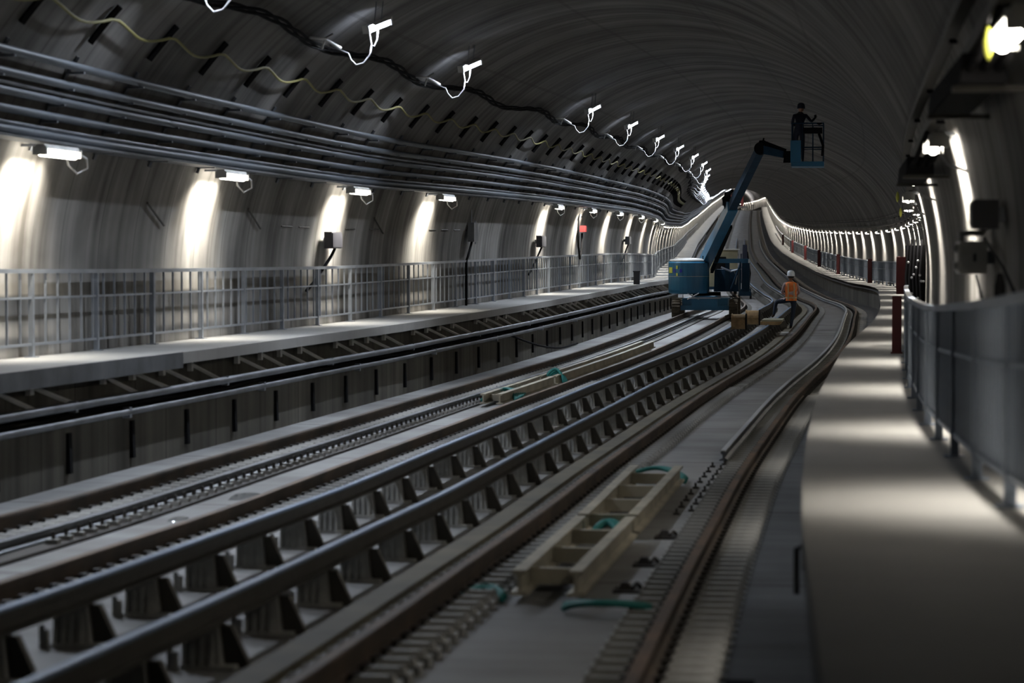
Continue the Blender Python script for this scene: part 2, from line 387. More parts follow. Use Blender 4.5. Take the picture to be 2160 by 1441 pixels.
for (s,u,lb) in((19.3,2.62,'dark cast bracket on the slab right of the cream beams, nearer one'),(21.6,2.62,'dark cast bracket on the slab right of the cream beams, farther one'),(17.5,2.62,'dark brown block between the cream beams and the rightmost rail')):
    p,rz=frame(s,u,0); t=thing('cast_bracket',lb,'bracket',p,rz)
    MB().box(-.10,.10,-.12,.12,0,.02).build('base_plate',M['clip'],t)
    MB().box(-.07,.03,-.07,.07,.02,.07,top=(.5,.6)).tube([(.03,-.05,.03),(.06,0,.06),(.08,.06,.03)],.015,6).build('lug',M['clip'],t)
for (s,u,a,b,lb) in((25.,-1.95,.12,.5,'larger wet patch on the pale slab inside the left track'),(22.6,-1.98,.07,.3,'smaller wet patch on the pale slab inside the left track')):
    p,rz=frame(s,u,.004); mb=MB(); c=[(a*(1+.25*math.sin(3*t_))*math.cos(t_),b*(1+.2*math.cos(2*t_))*math.sin(t_),0) for t_ in [2*math.pi*k/20 for k in range(20)]]
    mb.v+=c+[(x*.9,y*.9,.006) for x,y,z in c]; mb.f.append(tuple(range(20,40))); mb.mi.append(0)
    for k in range(20): mb.f.append((k,(k+1)%20,20+(k+1)%20,20+k)); mb.mi.append(0)
    tag(mb.build('puddle',M['water'],None,p,rz),lb,'puddle')
# dark drain slot in the right slab and a black clamp on the walkway face
p,rz=frame(13.1,3.5,0); tag(MB().box(-.09,.09,-.12,.12,0,.012).build('drain_cover',M['black'],None,p,rz),'small black drain cover in the slab beside the right walkway','drain')
p,rz=frame(14.6,3.80,.45); t=thing('wall_clamp','dark metal clamp bolted to the side of the right walkway','clamp',p,rz)
MB().box(.03,.10,-.12,.12,.02,.20).build('clamp_plate',M['galvdark'],t); MB().tube([(.0,-.05,-.12),(.0,-.05,.14),(.06,-.05,.16)],.018).build('clamp_bolt',M['galvdark'],t)

# ------------------------------------------------------------------ railings at the back of both walkways
def railing(u,z0,label,sp_post,sp_bal,s0,s1,col,far_bal,flat=False):
    base=P(s0,u,z0); t=thing('railing',label,'railing',base)
    sl=srange(s0,s1,.8,2.5,140)
    MB().sweep(RECT(u-.035,u+.035,z0+1.01,z0+1.06),sl,base).build('top_rail',M[col],t)
    MB().sweep(RECT(u-.012,u+.012,z0+.70,z0+.725),sl,base).build('middle_rail',M[col],t)
    MB().sweep(RECT(u-.015,u+.015,z0+.14,z0+.17),sl,base).build('bottom_rail',M[col],t)
    pm=MB().box(-.03,.03,-.03,.03,0,1.02).box(-.07,.07,-.07,.07,0,.012).mesh('post',M[col])
    bm2=(MB().box(-.008,.008,-.03,.03,.15,1.02) if flat else MB().box(-.013,.013,-.013,.013,.15,1.02)).mesh('baluster',M[col])
    s=s0+.1; k=0
    while s<s1 and k<99: link('post',pm,t,P(s,u,z0)-base,-heading(s)); s+=sp_post; k+=1
    s=s0+.1+sp_bal; k=0
    while k<100 and s<s1: link('baluster',bm2,t,P(s,u,z0)-base,-heading(s)); s+=sp_bal; k+=1
    mb=MB()
    while s<min(s1,far_bal):
        T=Matrix.Translation(P(s,u,z0)-base)@Matrix.Rotation(-heading(s),4,'Z'); mb.box(-.013,.013,-.013,.013,.15,1.02,T); s+=sp_bal
    if mb.v: o=mb.build('far_balusters',M[col],t); o['kind']='stuff'
    return t
railing(-5.58,1.266,'grey barred safety railing along the back of the left walkway',2.45,.45,24,330,'galv',200)
railing(4.86,.952,'blue-grey barred safety railing along the back of the right walkway',2.4,.24,8,330,'bluegrey',200,True)

# ------------------------------------------------------------------ red posts on the right walkway
def red_post(s,w,h,u,label,group=None):
    p,rz=frame(s,u,.952); t=thing('red_post',label,'post',p,rz,group)
    MB().box(-w/2,w/2,-.04,.04,0,h).build('panel',M['red'],t); MB().box(-w/2-.02,w/2+.02,-.07,.07,0,.02).build('foot',M['red'],t)
red_post(40.6,.15,.92,4.72,'nearest dark red post, standing at the railing on the right walkway')
for s,lb in((99,'second dark red post of the far walkway, before the long row of lamps'),(120,'third dark red post away along the far walkway'),(144,'fourth dark red post away along the far walkway')):
    red_post(s,.22,1.15,4.75,lb)
for s in(172,200,232,268): red_post(s,.22,1.15,4.75,'small faraway dark red post against the far right railing','faraway red posts')

# ------------------------------------------------------------------ lamps
def uv_dir(s): t=heading(s); return Vector((math.cos(t),-math.sin(t),0)), Vector((math.sin(t),math.cos(t),0))
TUBE_L=1.15
def strip_lamp_parts(t,side,tube_m,cord=True):
    """axis along local y; wall is towards -x*side... side=-1 left wall, 1 right wall"""
    hb=MB(); hb.box(-.075,.075,-.62,.62,.045,.10,top=(.6,1)); hb.box(-.085,.085,-.65,-.60,-.03,.07).box(-.085,.085,.60,.65,-.03,.07)
    link('housing',hbm[side],t) if side in hbm else hbm.setdefault(side,hb.mesh('housing',M['housing'])) and link('housing',hbm[side],t)
    if tube_m.name not in tbm: tbm[tube_m.name]=MB().tube([(0,-.6,0),(0,.6,0)],.045,10).mesh('tube',tube_m)
    link('tube',tbm[tube_m.name],t)
    if ('b',side) not in hbm:
        hbm[('b',side)]=MB().box(min(0,side*.38),max(0,side*.38),-.35,-.31,.08,.11).box(-.02,.02,-.35,.35,.085,.105).box(min(0,side*.38),max(0,side*.38),.31,.35,.08,.11).mesh('bracket',M['galvdark'])
    link('bracket',hbm[('b',side)],t)
    if cord:
        if ('c',side) not in hbm:
            pts=[(0,-.62,-.02),(.02,-.70,-.10),(.07,-.72,-.17),(.20,-.70,-.22),(.40,-.66,-.30)] if side>0 else [(0,.6,.02),(0,.75,.04),(-side*.04,.95,-.02),(-side*.02,1.05,-.13),(side*.08,.95,-.2),(side*.14,.8,-.1),(side*.16,.75,.1)]
            hbm[('c',side)]=MB().tube(pts,.014,6).mesh('cord',M['white'],True)
        link('cord',hbm[('c',side)],t)
hbm={}; tbm={}; ld={}
def beam(t,key,watt,col,spread,sx,sy,loc,rot):
    if key not in ld:
        l=bpy.data.lights.new(key,'AREA'); l.shape='RECTANGLE'; l.size=sx; l.size_y=sy; l.energy=watt; l.color=col; l.spread=math.radians(spread); ld[key]=l
    o=bpy.data.objects.new('beam',ld[key]); COL.objects.link(o); o.parent=t; o.location=loc; o.rotation_euler=rot
ORD=['nearest','second nearest','third nearest','fourth nearest','fifth nearest','sixth nearest','seventh nearest','eighth nearest','ninth nearest','tenth nearest']
left_low=[28.6,36.4,44.9,52.6,69.2,77.5,86.0,94.3,102.6]+[110.8+8.2*k for k in range(76)]
for i,s in enumerate([20.4]+left_low):
    p,rz=frame(s,-5.10,3.68)
    if i==0: lb,g='strip lamp on the left wall just outside the left edge of the view',None
    elif i<=9: lb,g='%s glowing strip lamp of the low row on the left wall'%ORD[i-1],None
    else: lb,g='far glowing strip lamp crowded at the end of the left low row','far low lamps on the left wall'
    t=thing('strip_lamp',lb,'lamp',p,rz,g or 'low strip lamps on the left wall'); strip_lamp_parts(t,-1,M['low'],i<16); beam(t,'low_beam' if s<150 else 'far_low',LOW_W if s<150 else 55,(1,.94,.82),112,.07,1.1,(-.04,0,-.05),(0,math.radians(36),0))
right_s=[13.2,21.5,29.2,37.2,44.6,52.2,60.,68,76,84,92,98.2,104.4,110.6,117.,123.3,129.5,135.7]+[142+6.4*k for k in range(92)]
for i,s in enumerate([-3.]+right_s):
    p,rz=frame(s,4.88,3.34)
    if i==0: lb,g='strip lamp on the right wall behind the viewer, outside the picture',None
    elif i<=7: lb,g='%s strip lamp seen end-on above the right walkway'%ORD[i-1],None
    elif i<=11: lb,g='small lamp bunched at the turn of the right wall, mostly hidden by nearer lamps','lamps at the turn of the right wall'
    else: lb,g='small distant lamp in the long row across the far curve of the right wall','far lamps of the right wall'
    t=thing('strip_lamp',lb,'lamp',p,rz,g or 'strip lamps on the near right wall'); strip_lamp_parts(t,1,M['right'],i<12); beam(t,'right_beam' if s<590 else 'far_right',R_W if s<590 else FAR_W,(1,.94,.84),105,.07,1.1,(.02,0,-.055),(0,math.radians(-20),0))
# upper lamps: tube pointing up and along, white cord looping down to the cable bundle
def upper_lamp(s,label,group,detail=True):
    p,rz=frame(s,-3.11,6.0); t=thing('hanging_lamp',label,'lamp',p,rz,group)
    a,b=Vector((-.1,-.28,-.085)),Vector((.1,.28,.085)); d=(b-a).normalized(); n=Vector((0,0,1)); n=(n-d*n.dot(d)).normalized(); sd=d.cross(n)
    if 'ut' not in tbm:
        tbm['ut']=MB().tube([a,b],.045,10).mesh('tube',M['up'])
        hb=MB(); T=Matrix((( *sd,),( *d,),( *n,))).transposed().to_4x4()
        hb.box(-.06,.06,-.33,.33,.045,.08,T,top=(.6,1)).box(-.06,.06,-.36,-.31,-.04,.08,T).box(-.06,.06,.31,.36,-.04,.08,T)
        tbm['uh']=hb.mesh('housing',M['housing'])
        tbm['uc']=MB().tube([(0,0,-.04),(-.01,0,-.2),(-.05,0,-.3),(-.1,0,-.28),(-.13,0,-.1),(-.15,0,-.06)],.011,6).tube([(-.1,0,-.28),(-.12,0,-.42),(-.22,0,-.55),(-.34,0,-.58),(-.42,0,-.5),(-.46,.0,-.4),(-.62,0,-.34),(-.74,0,-.27)],.013,6).mesh('cord',M['cord'],True)
        tbm['us']=MB().tube([(.03,.1,.08),(.06,.14,.45)],.008,5).tube([(-.03,-.1,.04),(-.0,-.1,.40)],.008,5).mesh('hanger',M['galvdark'])
    link('tube',tbm['ut'],t); link('housing',tbm['uh'],t)
    if detail: link('cord',tbm['uc'],t)
    link('hanger',tbm['us'],t); beam(t,'up_beam' if s<150 else 'far_up',UP_W if s<150 else 120,(.80,.88,1),132,.07,.5,(0,0,-.06),(math.radians(-17),math.radians(3),0))
up_s=[37.5,45.4,61.0,69.7,78.6,86.9,94.6,102.2,110.0]+[118+8.1*k for k in range(76)]
for i,s in enumerate([21.5,29.5]+up_s):
    if i<2: upper_lamp(s,('hanging strip lamp just above the view at the near end of the upper row' if i else 'strip lamp on a hanging cord outside the view, first of the upper row'),'hanging lamps under the vault')
    elif i<11: upper_lamp(s,'%s cool white hanging lamp on the vault'%ORD[i-2],'hanging lamps under the vault')
    else: upper_lamp(s,'far hanging lamp crowded into the column of lights beside the lift boom','far hanging lamps',i<24)

# ------------------------------------------------------------------ conduits, cable runs and brackets on the left vault
for (u,z,lb) in((-5.20,3.90,'lowest steel conduit on the left wall, right above the strip lamps'),(-5.14,4.12,'second lowest steel conduit on the left wall'),(-5.05,4.30,'middle steel conduit of the five on the left wall'),(-4.94,4.48,'second highest steel conduit on the left wall'),(-4.81,4.69,'highest steel conduit on the left wall, below the dark slots')):
    base=P(20,u,z)
    o=tag(MB().sweep(CIRC(u,z,.050),srange(12,420,1,3),base).build('conduit',M['conduit'],None,base,smooth=True),lb,'conduit','conduits on the left wall')
for (u,z,r,lb) in((-5.22,3.98,.03,'thin dark conduit between the lowest two steel conduits'),(-5.0,4.38,.025,'thin dark conduit tucked between the upper steel conduits')):
    base=P(20,u,z); tag(MB().sweep(CIRC(u,z,r,6),srange(12,420,1,3),base).build('conduit',M['galvdark'],None,base,smooth=True),lb,'conduit')
base=P(20,-5.2,3.8); tag(MB().sweep(RECT(-5.36,-5.055,3.80,3.83),srange(12,330,1,3),base).build('conduit_tray',M['galvdark'],None,base),'flat dull steel tray under the lowest conduit, just above the left strip lamps','cable tray')
rb=MB()
prev=None
for z in (3.72,3.9,4.1,4.3,4.5,4.7,4.82):
    u=uw(z,-1,.03)+5.1; q=(u,z-3.7)
    if prev: rb.tube([(prev[0],0,prev[1]),(q[0],0,q[1])],.025,4)
    prev=q
for z,u in((3.80,-5.2),(4.06,-5.14),(4.25,-5.05),(4.43,-4.94),(4.63,-4.81)): rb.box(uw(z,-1)+5.1,u+.06+5.1,-.03,.03,z-3.7-.012,z-3.7+.012)
rbm=rb.mesh('conduit_rack',M['galvdark'])
for k in range(60):
    s=26.2+k*2.35; o=link('conduit_rack',rbm,None,P(s,-5.1,3.7),-heading(s))
    lb='dark steel rack holding the five conduits to the left wall' if k>5 else '%s dark conduit rack on the left wall, counted from the left edge'%ORD[k]
    tag(o,lb,'rack','conduit racks on the left wall' if k>5 else 'near conduit racks')
# dark hanger slots above
sb=MB(); prev=None; rows=[]
for z in np.linspace(4.98,5.40,6): rows.append((uw(float(z),-1,.05)+4.5,float(z)-5.1))
for a,b in zip(rows[:-1],rows[1:]): sb.tube([(a[0],0,a[1]),(b[0],0,b[1])],.042,4)
sbm=sb.mesh('hanger_strap',M['black'])
for k in range(60):
    s=26.2+k*2.35; o=link('hanger_strap',sbm,None,P(s,-4.5,5.1),-heading(s))
    lb='black hanger strap curved up the left vault behind the yellow cable' if k>5 else '%s black hanger strap behind the yellow cable, counted from the left edge'%ORD[k]
    tag(o,lb,'strap','hanger straps on the left vault' if k>5 else 'near hanger straps')
# yellow cable swagged from strap to strap
base=P(20,-4.5,5.2); pts=[]
for s in np.arange(16,165,.235):
    ph=((s-26.2)/2.35)%1; sag=.11*math.sin(math.pi*ph)**1.0-.025*math.sin(2*math.pi*ph)
    z=5.26-sag; pts.append(P(float(s),uw(z,-1,.11),z)-base)
tag(MB().tube(pts,.019,6).build('yellow_cable',M['yellow'],None,base,smooth=True),'yellow cable swagged in waves along the left vault','cable')
# dark twisted cable bundle with the lamp feeds
base=P(20,-3.9,5.7); mb=MB()
for j in range(3):
    pts=[]
    for s in np.arange(16,240,.4):
        a=s*1.5+j*2.1; r_=.03; z=5.72+r_*math.sin(a)+.06*math.sin(s*.8); pts.append(P(float(s),uw(z,-1,.12)+r_*math.cos(a),z)-base)
    mb.tube(pts,.024,5)
tag(mb.build('cable_bundle',M['black'],None,base,smooth=True),'dark twisted cable bundle feeding the hanging lamps of the vault','cable')
cm=MB().tube([(-.1,-.5,0),(0,0,.02),(.05,.3,-.02),(.12,.55,-.07)],.022,6).tube([(0,0,.02),(.1,.1,.1)],.02,6).tube([(0,0,.02),(-.06,.1,-.12)],.015,6).mesh('cable_joint',M['white'],True)
for i,s in enumerate([29.3]+up_s[:9]):
    z=5.72; o=link('cable_joint',cm,None,P(s-.9,uw(z,-1,.2),z),-heading(s))
    tag(o,'%s white cable joint on the dark cable bundle of the vault'%ORD[i],'cable joint','white cable joints')

# ------------------------------------------------------------------ under the left walkway
for (z,w_,h_,lb,mm) in((.80,.05,.05,'upper grey pipe along the side of the left bench','galvdark'),(.62,.05,.04,'lower grey pipe along the top edge of the left bench face','galvdark')):
    base=P(20,-4.36,z); t=thing('bench_pipe',lb,'pipe',base)
    MB().sweep(CIRC(-4.38,z,h_),srange(12,330),base).build('pipe',M[mm],t,smooth=True)
    cl=MB().box(-.06,.03,-.04,.04,-.07,.055).mesh('pipe_clamp',M['galv'])
    for k in range(14): s=27+k*6.4+(2 if z<.7 else 0); link('pipe_clamp',cl,t,P(s,-4.38,z)-base,-heading(s))
for j,(u,z,lb) in enumerate(((-4.62,.70,'front black cable lying on the shelf under the left walkway'),(-4.72,.72,'rear black cable lying on the shelf under the left walkway'))):
    base=P(20,u,z); pts=[P(float(s),u+.04*math.sin(s*1.3+j),.66+.04*math.sin(s*.9+j*2))-base for s in np.arange(14,200,.6)]
    tag(MB().tube(pts,.035,6).build('cable',M['black'],None,base,smooth=True),lb,'cable')
dm=MB().tube([(-.28,-.35,.30),(-.1,.0,.16),(.02,.3,.06)],.028,5).box(-.30,-.24,-.42,-.3,.2,.38).mesh('cable_bracket',M['greybox'])
for k in range(64):
    s=24.5+k*1.25; 
    if k%5==3: continue
    o=link('cable_bracket',dm,None,P(s,-4.50,.74),-heading(s)); o.scale=(1,random.uniform(.7,1.2),1)
    tag(o,'pale slanted cable bracket in the dark gap under the left walkway','bracket','cable brackets under the left walkway')
p,rz=frame(26.5,-4.30,1.19); 
mb=MB(); base=P(24,-4.3,1.1); tag(MB().sweep(RECT(-4.31,-4.285,1.07,1.27),[22+.5*k for k in range(19)],base).build('edge_board',M['galvdark'],None,base),'blue-grey board fixed on the near edge of the left walkway','board')
p,rz=frame(59.5,-4.36,0); mb=MB(); base=p
pts=[P(56.5+q*9,-4.40+.3*min(1,q*1.6),.60-.56*math.sin(min(1,q*1.3)*math.pi/2))-base for q in [k/14 for k in range(15)]]
tag(MB().tube(pts,.025,6).build('loose_cable',M['black'],None,base,smooth=True),'loose black cable drooping from the left bench onto the slab','cable')
for k in range(34):
    s=24.+k*2.35+.6; p,rz=frame(s,-4.45,0)
    o=MB().box(-.02,.05,-.05,.05,.05,.5,top=(.6,1)).build('bench_bracket',M['black'],None,p,rz)
    tag(o,'short black upright on the dark face of the left bench','bracket','uprights on the left bench face')
p,rz=frame(85.2,-4.42,1.266); tag(MB().box(-.1,.1,-.1,.1,0,.42).box(-.12,.12,-.12,.12,.42,.46).build('bin',M['darkbox'],None,p,rz),'small dark box standing on the left walkway behind the lift','box')

# ------------------------------------------------------------------ wall boxes on the left
def wall_box(s,z,w_,h_,m,label,cable=True):
    u=uw(z,-1,.0); p,rz=frame(s,u,z); t=thing('junction_box',label,'junction box',p,rz)
    mb=MB().box(.10,.10+.14,-w_/2,w_/2,-h_/2,h_/2).box(.24,.26,-w_/2+.02,w_/2-.02,-h_/2+.02,h_/2-.02); mb.build('box_body',M[m],t)
    MB().box(-.02,.10,-.06,.06,-.05,.05).build('mount',M['galvdark'],t)
    for dz in(-.3,0,.3): MB().tube([(.17,w_/2,dz*h_),(.17,w_/2+.07,dz*h_)],.03,8).build('gland',M[m],t)
    if cable: MB().tube([(.17,.15,-h_/2),(.12,.05,-h_/2-.15),(.05,-.9,-h_/2-.6),(.03,-1.4,-h_/2-.75)],.028,6).build('cable',M['black'],t,smooth=True)
wall_box(44.6,2.80,.75,.30,'darkbox','black junction box on the left wall below the third nearest low lamp')
wall_box(68.6,2.74,.85,.32,'darkbox','charcoal junction box on the left wall near the middle of the railing')
wall_box(93.3,2.80,.8,.30,'galvdark','grey junction box on the left wall just before the lift')
p,rz=frame(78.2,uw(3.2,-1),3.2); t=thing('alarm_unit','red device with a black cable loop hanging on the left wall','alarm',p,rz)
MB().box(.05,.22,-.3,.3,-.16,.04).build('red_body',M['redb'],t); MB().tube([(.1,-.3,.9),(.1,-.9,.3),(.1,-1.0,-.6),(.1,-.6,-1.0),(.1,-.1,-.7),(.1,.0,-.2)],.035,6).build('cable_loop',M['black'],t,smooth=True)
MB().box(.03,.1,-.12,.12,.3,.45).build('small_box',M['black'],t)
p,rz=frame(57.8,uw(3.0,-1),3.0); t=thing('antenna_unit','slim grey antenna box with whips and a dark cable on the left wall','antenna',p,rz)
MB().box(.05,.2,-.25,.25,-.25,.2).build('unit_body',M['galvdark'],t); MB().tube([(.12,-.15,.2),(.12,-.15,.55)],.015,5).build('whip',M['galv'],t); MB().tube([(.12,.35,-.3),(.12,.35,.25)],.02,5).build('whip',M['galv'],t)
MB().tube([(.1,0,-.25),(.1,-.5,-.6),(.1,-.7,-.7),(.1,-.72,-1.9)],.03,6).build('drop_cable',M['black'],t,smooth=True)
for i,(s,z,lb) in enumerate(((34.2,3.1,'diagonal dark strut on the left wall between the two nearest low lamps'),(39.6,3.12,'diagonal dark strut on the left wall right of the second nearest low lamp'),(48.6,3.1,'diagonal dark strut on the left wall between the third and fourth low lamps'))):
    base=P(s,uw(z,-1),z); pts=[P(s+a,uw(z+b,-1,.03),z+b)-base for a,b in((-.55,.14),(.45,-.16))]
    tag(MB().tube(pts,.016,5).build('strut',M['peddark'],None,base),lb,'strut')
for k,s in enumerate((41.8,43.,46.4,48.3,53.7,55.,56.4,57.9)):
    base=P(s,uw(3.02,-1),3.02); pts=[P(s+a,uw(3.02,-1,.01),3.02)-base for a in(-.35,.35)]
    tag(MB().tube(pts,.012,5).build('wall_rod',M['peddark'],None,base),'short dark rod lying flat on the left wall at mid height','rod','short rods on the left wall')

# ------------------------------------------------------------------ right wall fittings
for (u,z,h_,lb) in((4.92,3.86,.04,'top tray of the dark cable trays along the right wall'),(5.0,3.60,.05,'bottom tray of the dark cable trays along the right wall')):
    base=P(20,u,z); t=thing('cable_tray',lb,'cable tray',base)
    MB().sweep([(u-.14,z),(u+.16,z),(u+.16,z+h_*1.6),(u+.15,z+h_*1.6),(u+.15,z+.012),(u-.13,z+.012),(u-.13,z+h_*1.6),(u-.14,z+h_*1.6)],srange(4,260,1,2.5),base).build('tray',M['peddark'],t)
    for j in range(3): MB().sweep(CIRC(u-.07+.08*j,z+.055,.035,6),srange(4,260,1,2.5),base).build('tray_cable',M['black'],t,smooth=True)
    bk=MB().box(-.10,.25,-.02,.02,-.03,0).mesh('tray_bracket',M['black'])
    for k in range(25): s=10+k*4.; link('tray_bracket',bk,t,P(s,u,z)-base,-heading(s))
def tagbulb(s,u,z,label):
    p,rz=frame(s,u,z); t=thing('yellow_tag',label,'tag',p,rz)
    MB().lathe([(.004,-.09),(.022,-.05),(.028,0),(.02,.05),(.006,.08)],10).build('tag_body',M['lime'],t,smooth=True); MB().tube([(0,0,.1),(.03,0,.2),(.12,0,.28),(.2,0,.3)],.004,5).build('string',M['cord'],t)
for (s,lb) in((14.2,'nearest long dark splice box on the right wall, past the nearest lamp'),(23.4,'second long dark splice box on the right wall, past the second nearest lamp')):
    p,rz=frame(s,4.80,3.20); t=thing('splice_box',lb,'splice box',p,rz)
    MB().box(-.12,.14,0,3.6,0,.16,top=(.9,1)).build('box_body',M['black'],t); MB().box(-.14,.4,.3,.4,-.03,.0).build('bracket',M['peddark'],t); MB().box(-.14,.4,3.2,3.3,-.03,.0).build('bracket',M['peddark'],t)
    for k in range(3): MB().tube([(-.06+.07*k,.0,.08),(-.04+.08*k,-.3,.12),(.05+.08*k,-.6,.35)],.025,6).build('cable_tail',M['black'],t,smooth=True)
tagbulb(13.2,4.76,3.30,'yellow tag hanging beside the nearest lamp of the right wall')
tagbulb(40.5,4.72,3.46,'yellow tag hanging by the lamps at the turn of the right wall, upper one')
tagbulb(46.,4.72,3.30,'yellow tag hanging by the lamps at the turn of the right wall, lower one')
def rbox(s,z,w_,h_,m,label,off=.05,depth=.14,u=None):
    uu=uw(z,1) if u is None else u; p,rz=frame(s,uu,z); t=thing('junction_box',label,'junction box',p,rz)
    MB().box(-off-depth,-off,-w_/2,w_/2,-h_/2,h_/2).box(-off-depth-.012,-off-depth,-w_/2+.02,w_/2-.02,-h_/2+.02,h_/2-.02).build('box_body',M[m],t)
    MB().box(-off,.02,-.05,.05,-.05,.05).build('mount',M['galvdark'],t); return t
t=rbox(19.,2.36,.5,.24,'greybox','light grey junction box with white conduit on the right wall, above the railing',.06,.20)
MB().tube([(-.24,-.15,.12),(-.25,-.15,.17),(-.20,-.05,.18),(-.08,.1,.18),(-.05,.12,.22),(-.05,.12,.40)],.022,8).tube([(-.26,-.2,.06),(-.30,-.2,.08)],.03,8).build('white_conduit',M['white'],t,smooth=True); MB().tube([(-.26,-.2,-.06),(-.30,-.2,-.06)],.03,8).build('gland',M['white'],t,smooth=True)
MB().box(-.162,-.14,-.26,-.25,-.03,.03).build('latch',M['darkbox'],t)
rbox(17.6,2.62,.35,.20,'darkbox','dark square box on the right wall above the light grey junction box',.05,.17)
p,rz=frame(15.2,4.98,2.0); t=thing('hose_valve','black upright canister against the right wall behind the near railing','canister',p,rz)
MB().lathe([(.0,-.22),(.035,-.2),(.035,.10),(.028,.13),(.02,.17),(.0,.18)],12).build('canister_body',M['black'],t,smooth=True)
base=P(17,5.1,2.2); tag(MB().tube([P(19,uw(2.5,1,.06),2.50)-base,P(17.2,uw(2.2,1,.06),2.25)-base,P(15.6,uw(2.,1,.06),1.95)-base],.012,6).build('cable',M['black'],None,base),'thin black cable slanting down the near right wall','cable')
base=P(22,5.1,2.0); tag(MB().tube([P(20.5,uw(2.2,1,.04),2.25)-base,P(18.5,uw(2.,1,.04),1.7)-base],.012,6).build('cable',M['black'],None,base),'thin black cable slanting down below the light grey junction box','cable')
# dark valve cluster with red cabinet at the turn of the right wall
p,rz=frame(44.5,4.98,.952); t=thing('hose_cabinet','dark valve cluster with a red cabinet at the turn of the right wall','hose cabinet',p,rz)
MB().box(-.15,.2,-.3,.3,.75,1.75).build('backboard',M['black'],t)
MB().box(-.30,-.14,-.35,.0,.9,1.55).build('red_cabinet',M['red'],t)
random.seed(3)
for k in range(5): MB().tube([(-.12+.06*k,-.36,.7),(-.14+.06*k,-.37,1.2),(-.1+.06*k,-.36,1.85)],.018,6).build('pipe',M['darkbox'],t)
for k in range(14):
    x,z=random.uniform(-.1,.17),random.uniform(.7,1.6); MB().lathe([(.022,0),(.022,.04),(.01,.06)],8,Matrix.Translation((x,-.40,z))@Matrix.Rotation(math.pi/2,4,'X')).build('valve_knob',M['bright'],t)

# ------------------------------------------------------------------ boom lift
LS=88.
p,rz=frame(LS,-2.20,.03)
lift=thing('boom_lift','blue boom lift standing on the left track with its basket raised to the vault','boom lift',p,-.13)
zt=.02
def cyl_x(mb,x0,x1,y,z,r,m=0,n=20): 
    return mb.tube([(x0,y,z),(x1,y,z)],r,n,m)
MB().box(-.80,.80,-1.1,1.1,.30,.72).box(-.45,.45,-1.3,1.3,.42,.80).build('chassis',M['blue'],lift)
MB().box(-.55,.55,-1.34,-1.30,.70,.76).tube([(-.6,-1.32,.68),(-.2,-1.36,.9)],.02,5).tube([(-.6,-1.36,.9),(-.2,-1.32,.68)],.02,5).build('front_hoses',M['galv'],lift)
MB().box(-.92,.92,-1.22,-1.02,.30,.46).build('front_axle',M['blue'],lift); MB().box(-.92,.92,1.02,1.22,.30,.46).build('rear_axle',M['blue'],lift)
for sx in(-1,1):
    for y in(-1.12,1.12):
        mb=MB(); x=sx*1.0; T=Matrix.Translation((x,y,.34))@Matrix.Rotation(math.pi/2,4,'Y')
        mb.lathe([(.2,-.15),(.31,-.15),(.335,-.11),(.34,0),(.335,.11),(.31,.15),(.2,.15)],28,T)
        for k in range(20):
            a=2*math.pi*k/20; mb.box(-.14,.14,-.025,.025,.325,.36,Matrix.Translation((x,y,.34))@Matrix.Rotation(a,4,'X'))
        wobj=mb.build('wheel',M['tyre'],lift)
        MB().lathe([(.0,-.08),(.18,-.08),(.2,0),(.18,.08),(.0,.08)],16,T).build('rim',M['rim'],wobj)
MB().lathe([(.5,.80),(.5,.92)],24).build('slew_ring',M['black'],lift)
# drum shaped counterweight / engine cover at the left, cowling to the right
mb=MB(); T=Matrix.Translation((-.60,-.55,0))
mb.lathe([(.60,.86),(.70,.90),(.72,1.0),(.72,1.95),(.70,2.0)],32,T,sy=1.15); o=mb.build('counterweight',M['blue'],lift,smooth=False)
mb=MB(); mb.lathe([(.70,2.0),(.66,2.07),(.3,2.12),(.0,2.13)],32,T,sy=1.15); mb.build('cover_top',M['lift_grey'],lift,smooth=True)
mb=MB(); mb.lathe([(.728,1.47),(.728,1.49)],32,T,sy=1.152); mb.build('seam_band',M['lift_grey'],lift)
mb=MB().box(-1.09,-.93,-1.10,-.95,1.60,1.80); mb=MB()
def sticker(a0,a1,z0,z1,m,name):
    mb=MB(); rows=[]
    for z in(z0,z1): rows.append([(-.60+.735*math.cos(a),-.55+.735*1.152*math.sin(a),z) for a in np.linspace(a0,a1,6)])
    mb.quad_grid(rows); rows2=[[(-.60+(x+.60)*1.006,-.55+(y+.55)*1.006,z) for x,y,z in r] for r in rows]; mb.quad_grid(rows2); mb.build(name,M[m],lift)
d=math.radians
sticker(d(-155),d(-138),1.60,1.80,'lime','yellow_label'); sticker(d(-133),d(-126),1.62,1.74,'sblue','blue_label'); sticker(d(-112),d(-105),1.62,1.74,'sblue','blue_label'); sticker(d(-123),d(-118),1.74,1.86,'lime','yellow_label'); sticker(d(-123),d(-118),1.50,1.60,'lime','yellow_label')
MB().box(.30,1.15,-.9,1.3,.95,1.72,top=(.95,.95)).build('engine_cowling',M['bluedark'],lift)
MB().box(.32,1.50,-1.0,-.90,1.95,2.10).box(1.36,1.50,-1.0,1.,1.95,2.08).build('side_rail',M['blue'],lift)
MB().box(.7,.85,-1.02,-.96,1.0,1.95,top=(1,1)).box(1.28,1.54,-1.0,-.6,.95,1.95).tube([(.9,-1.02,1.05),(1.22,-1.02,1.9)],.035,6).tube([(1.22,-1.02,1.05),(1.22,-1.02,2.0)],.03,6).build('side_frame',M['bluedark'],lift)
MB().tube([(1.05,-.98,1.2),(1.1,-.98,1.5),(1.0,-.98,1.7)],.03,6).tube([(.55,-1.,1.8),(.9,-1.,1.66),(1.25,-1.,1.75)],.04,6).build('hydraulic_hose',M['galv'],lift)
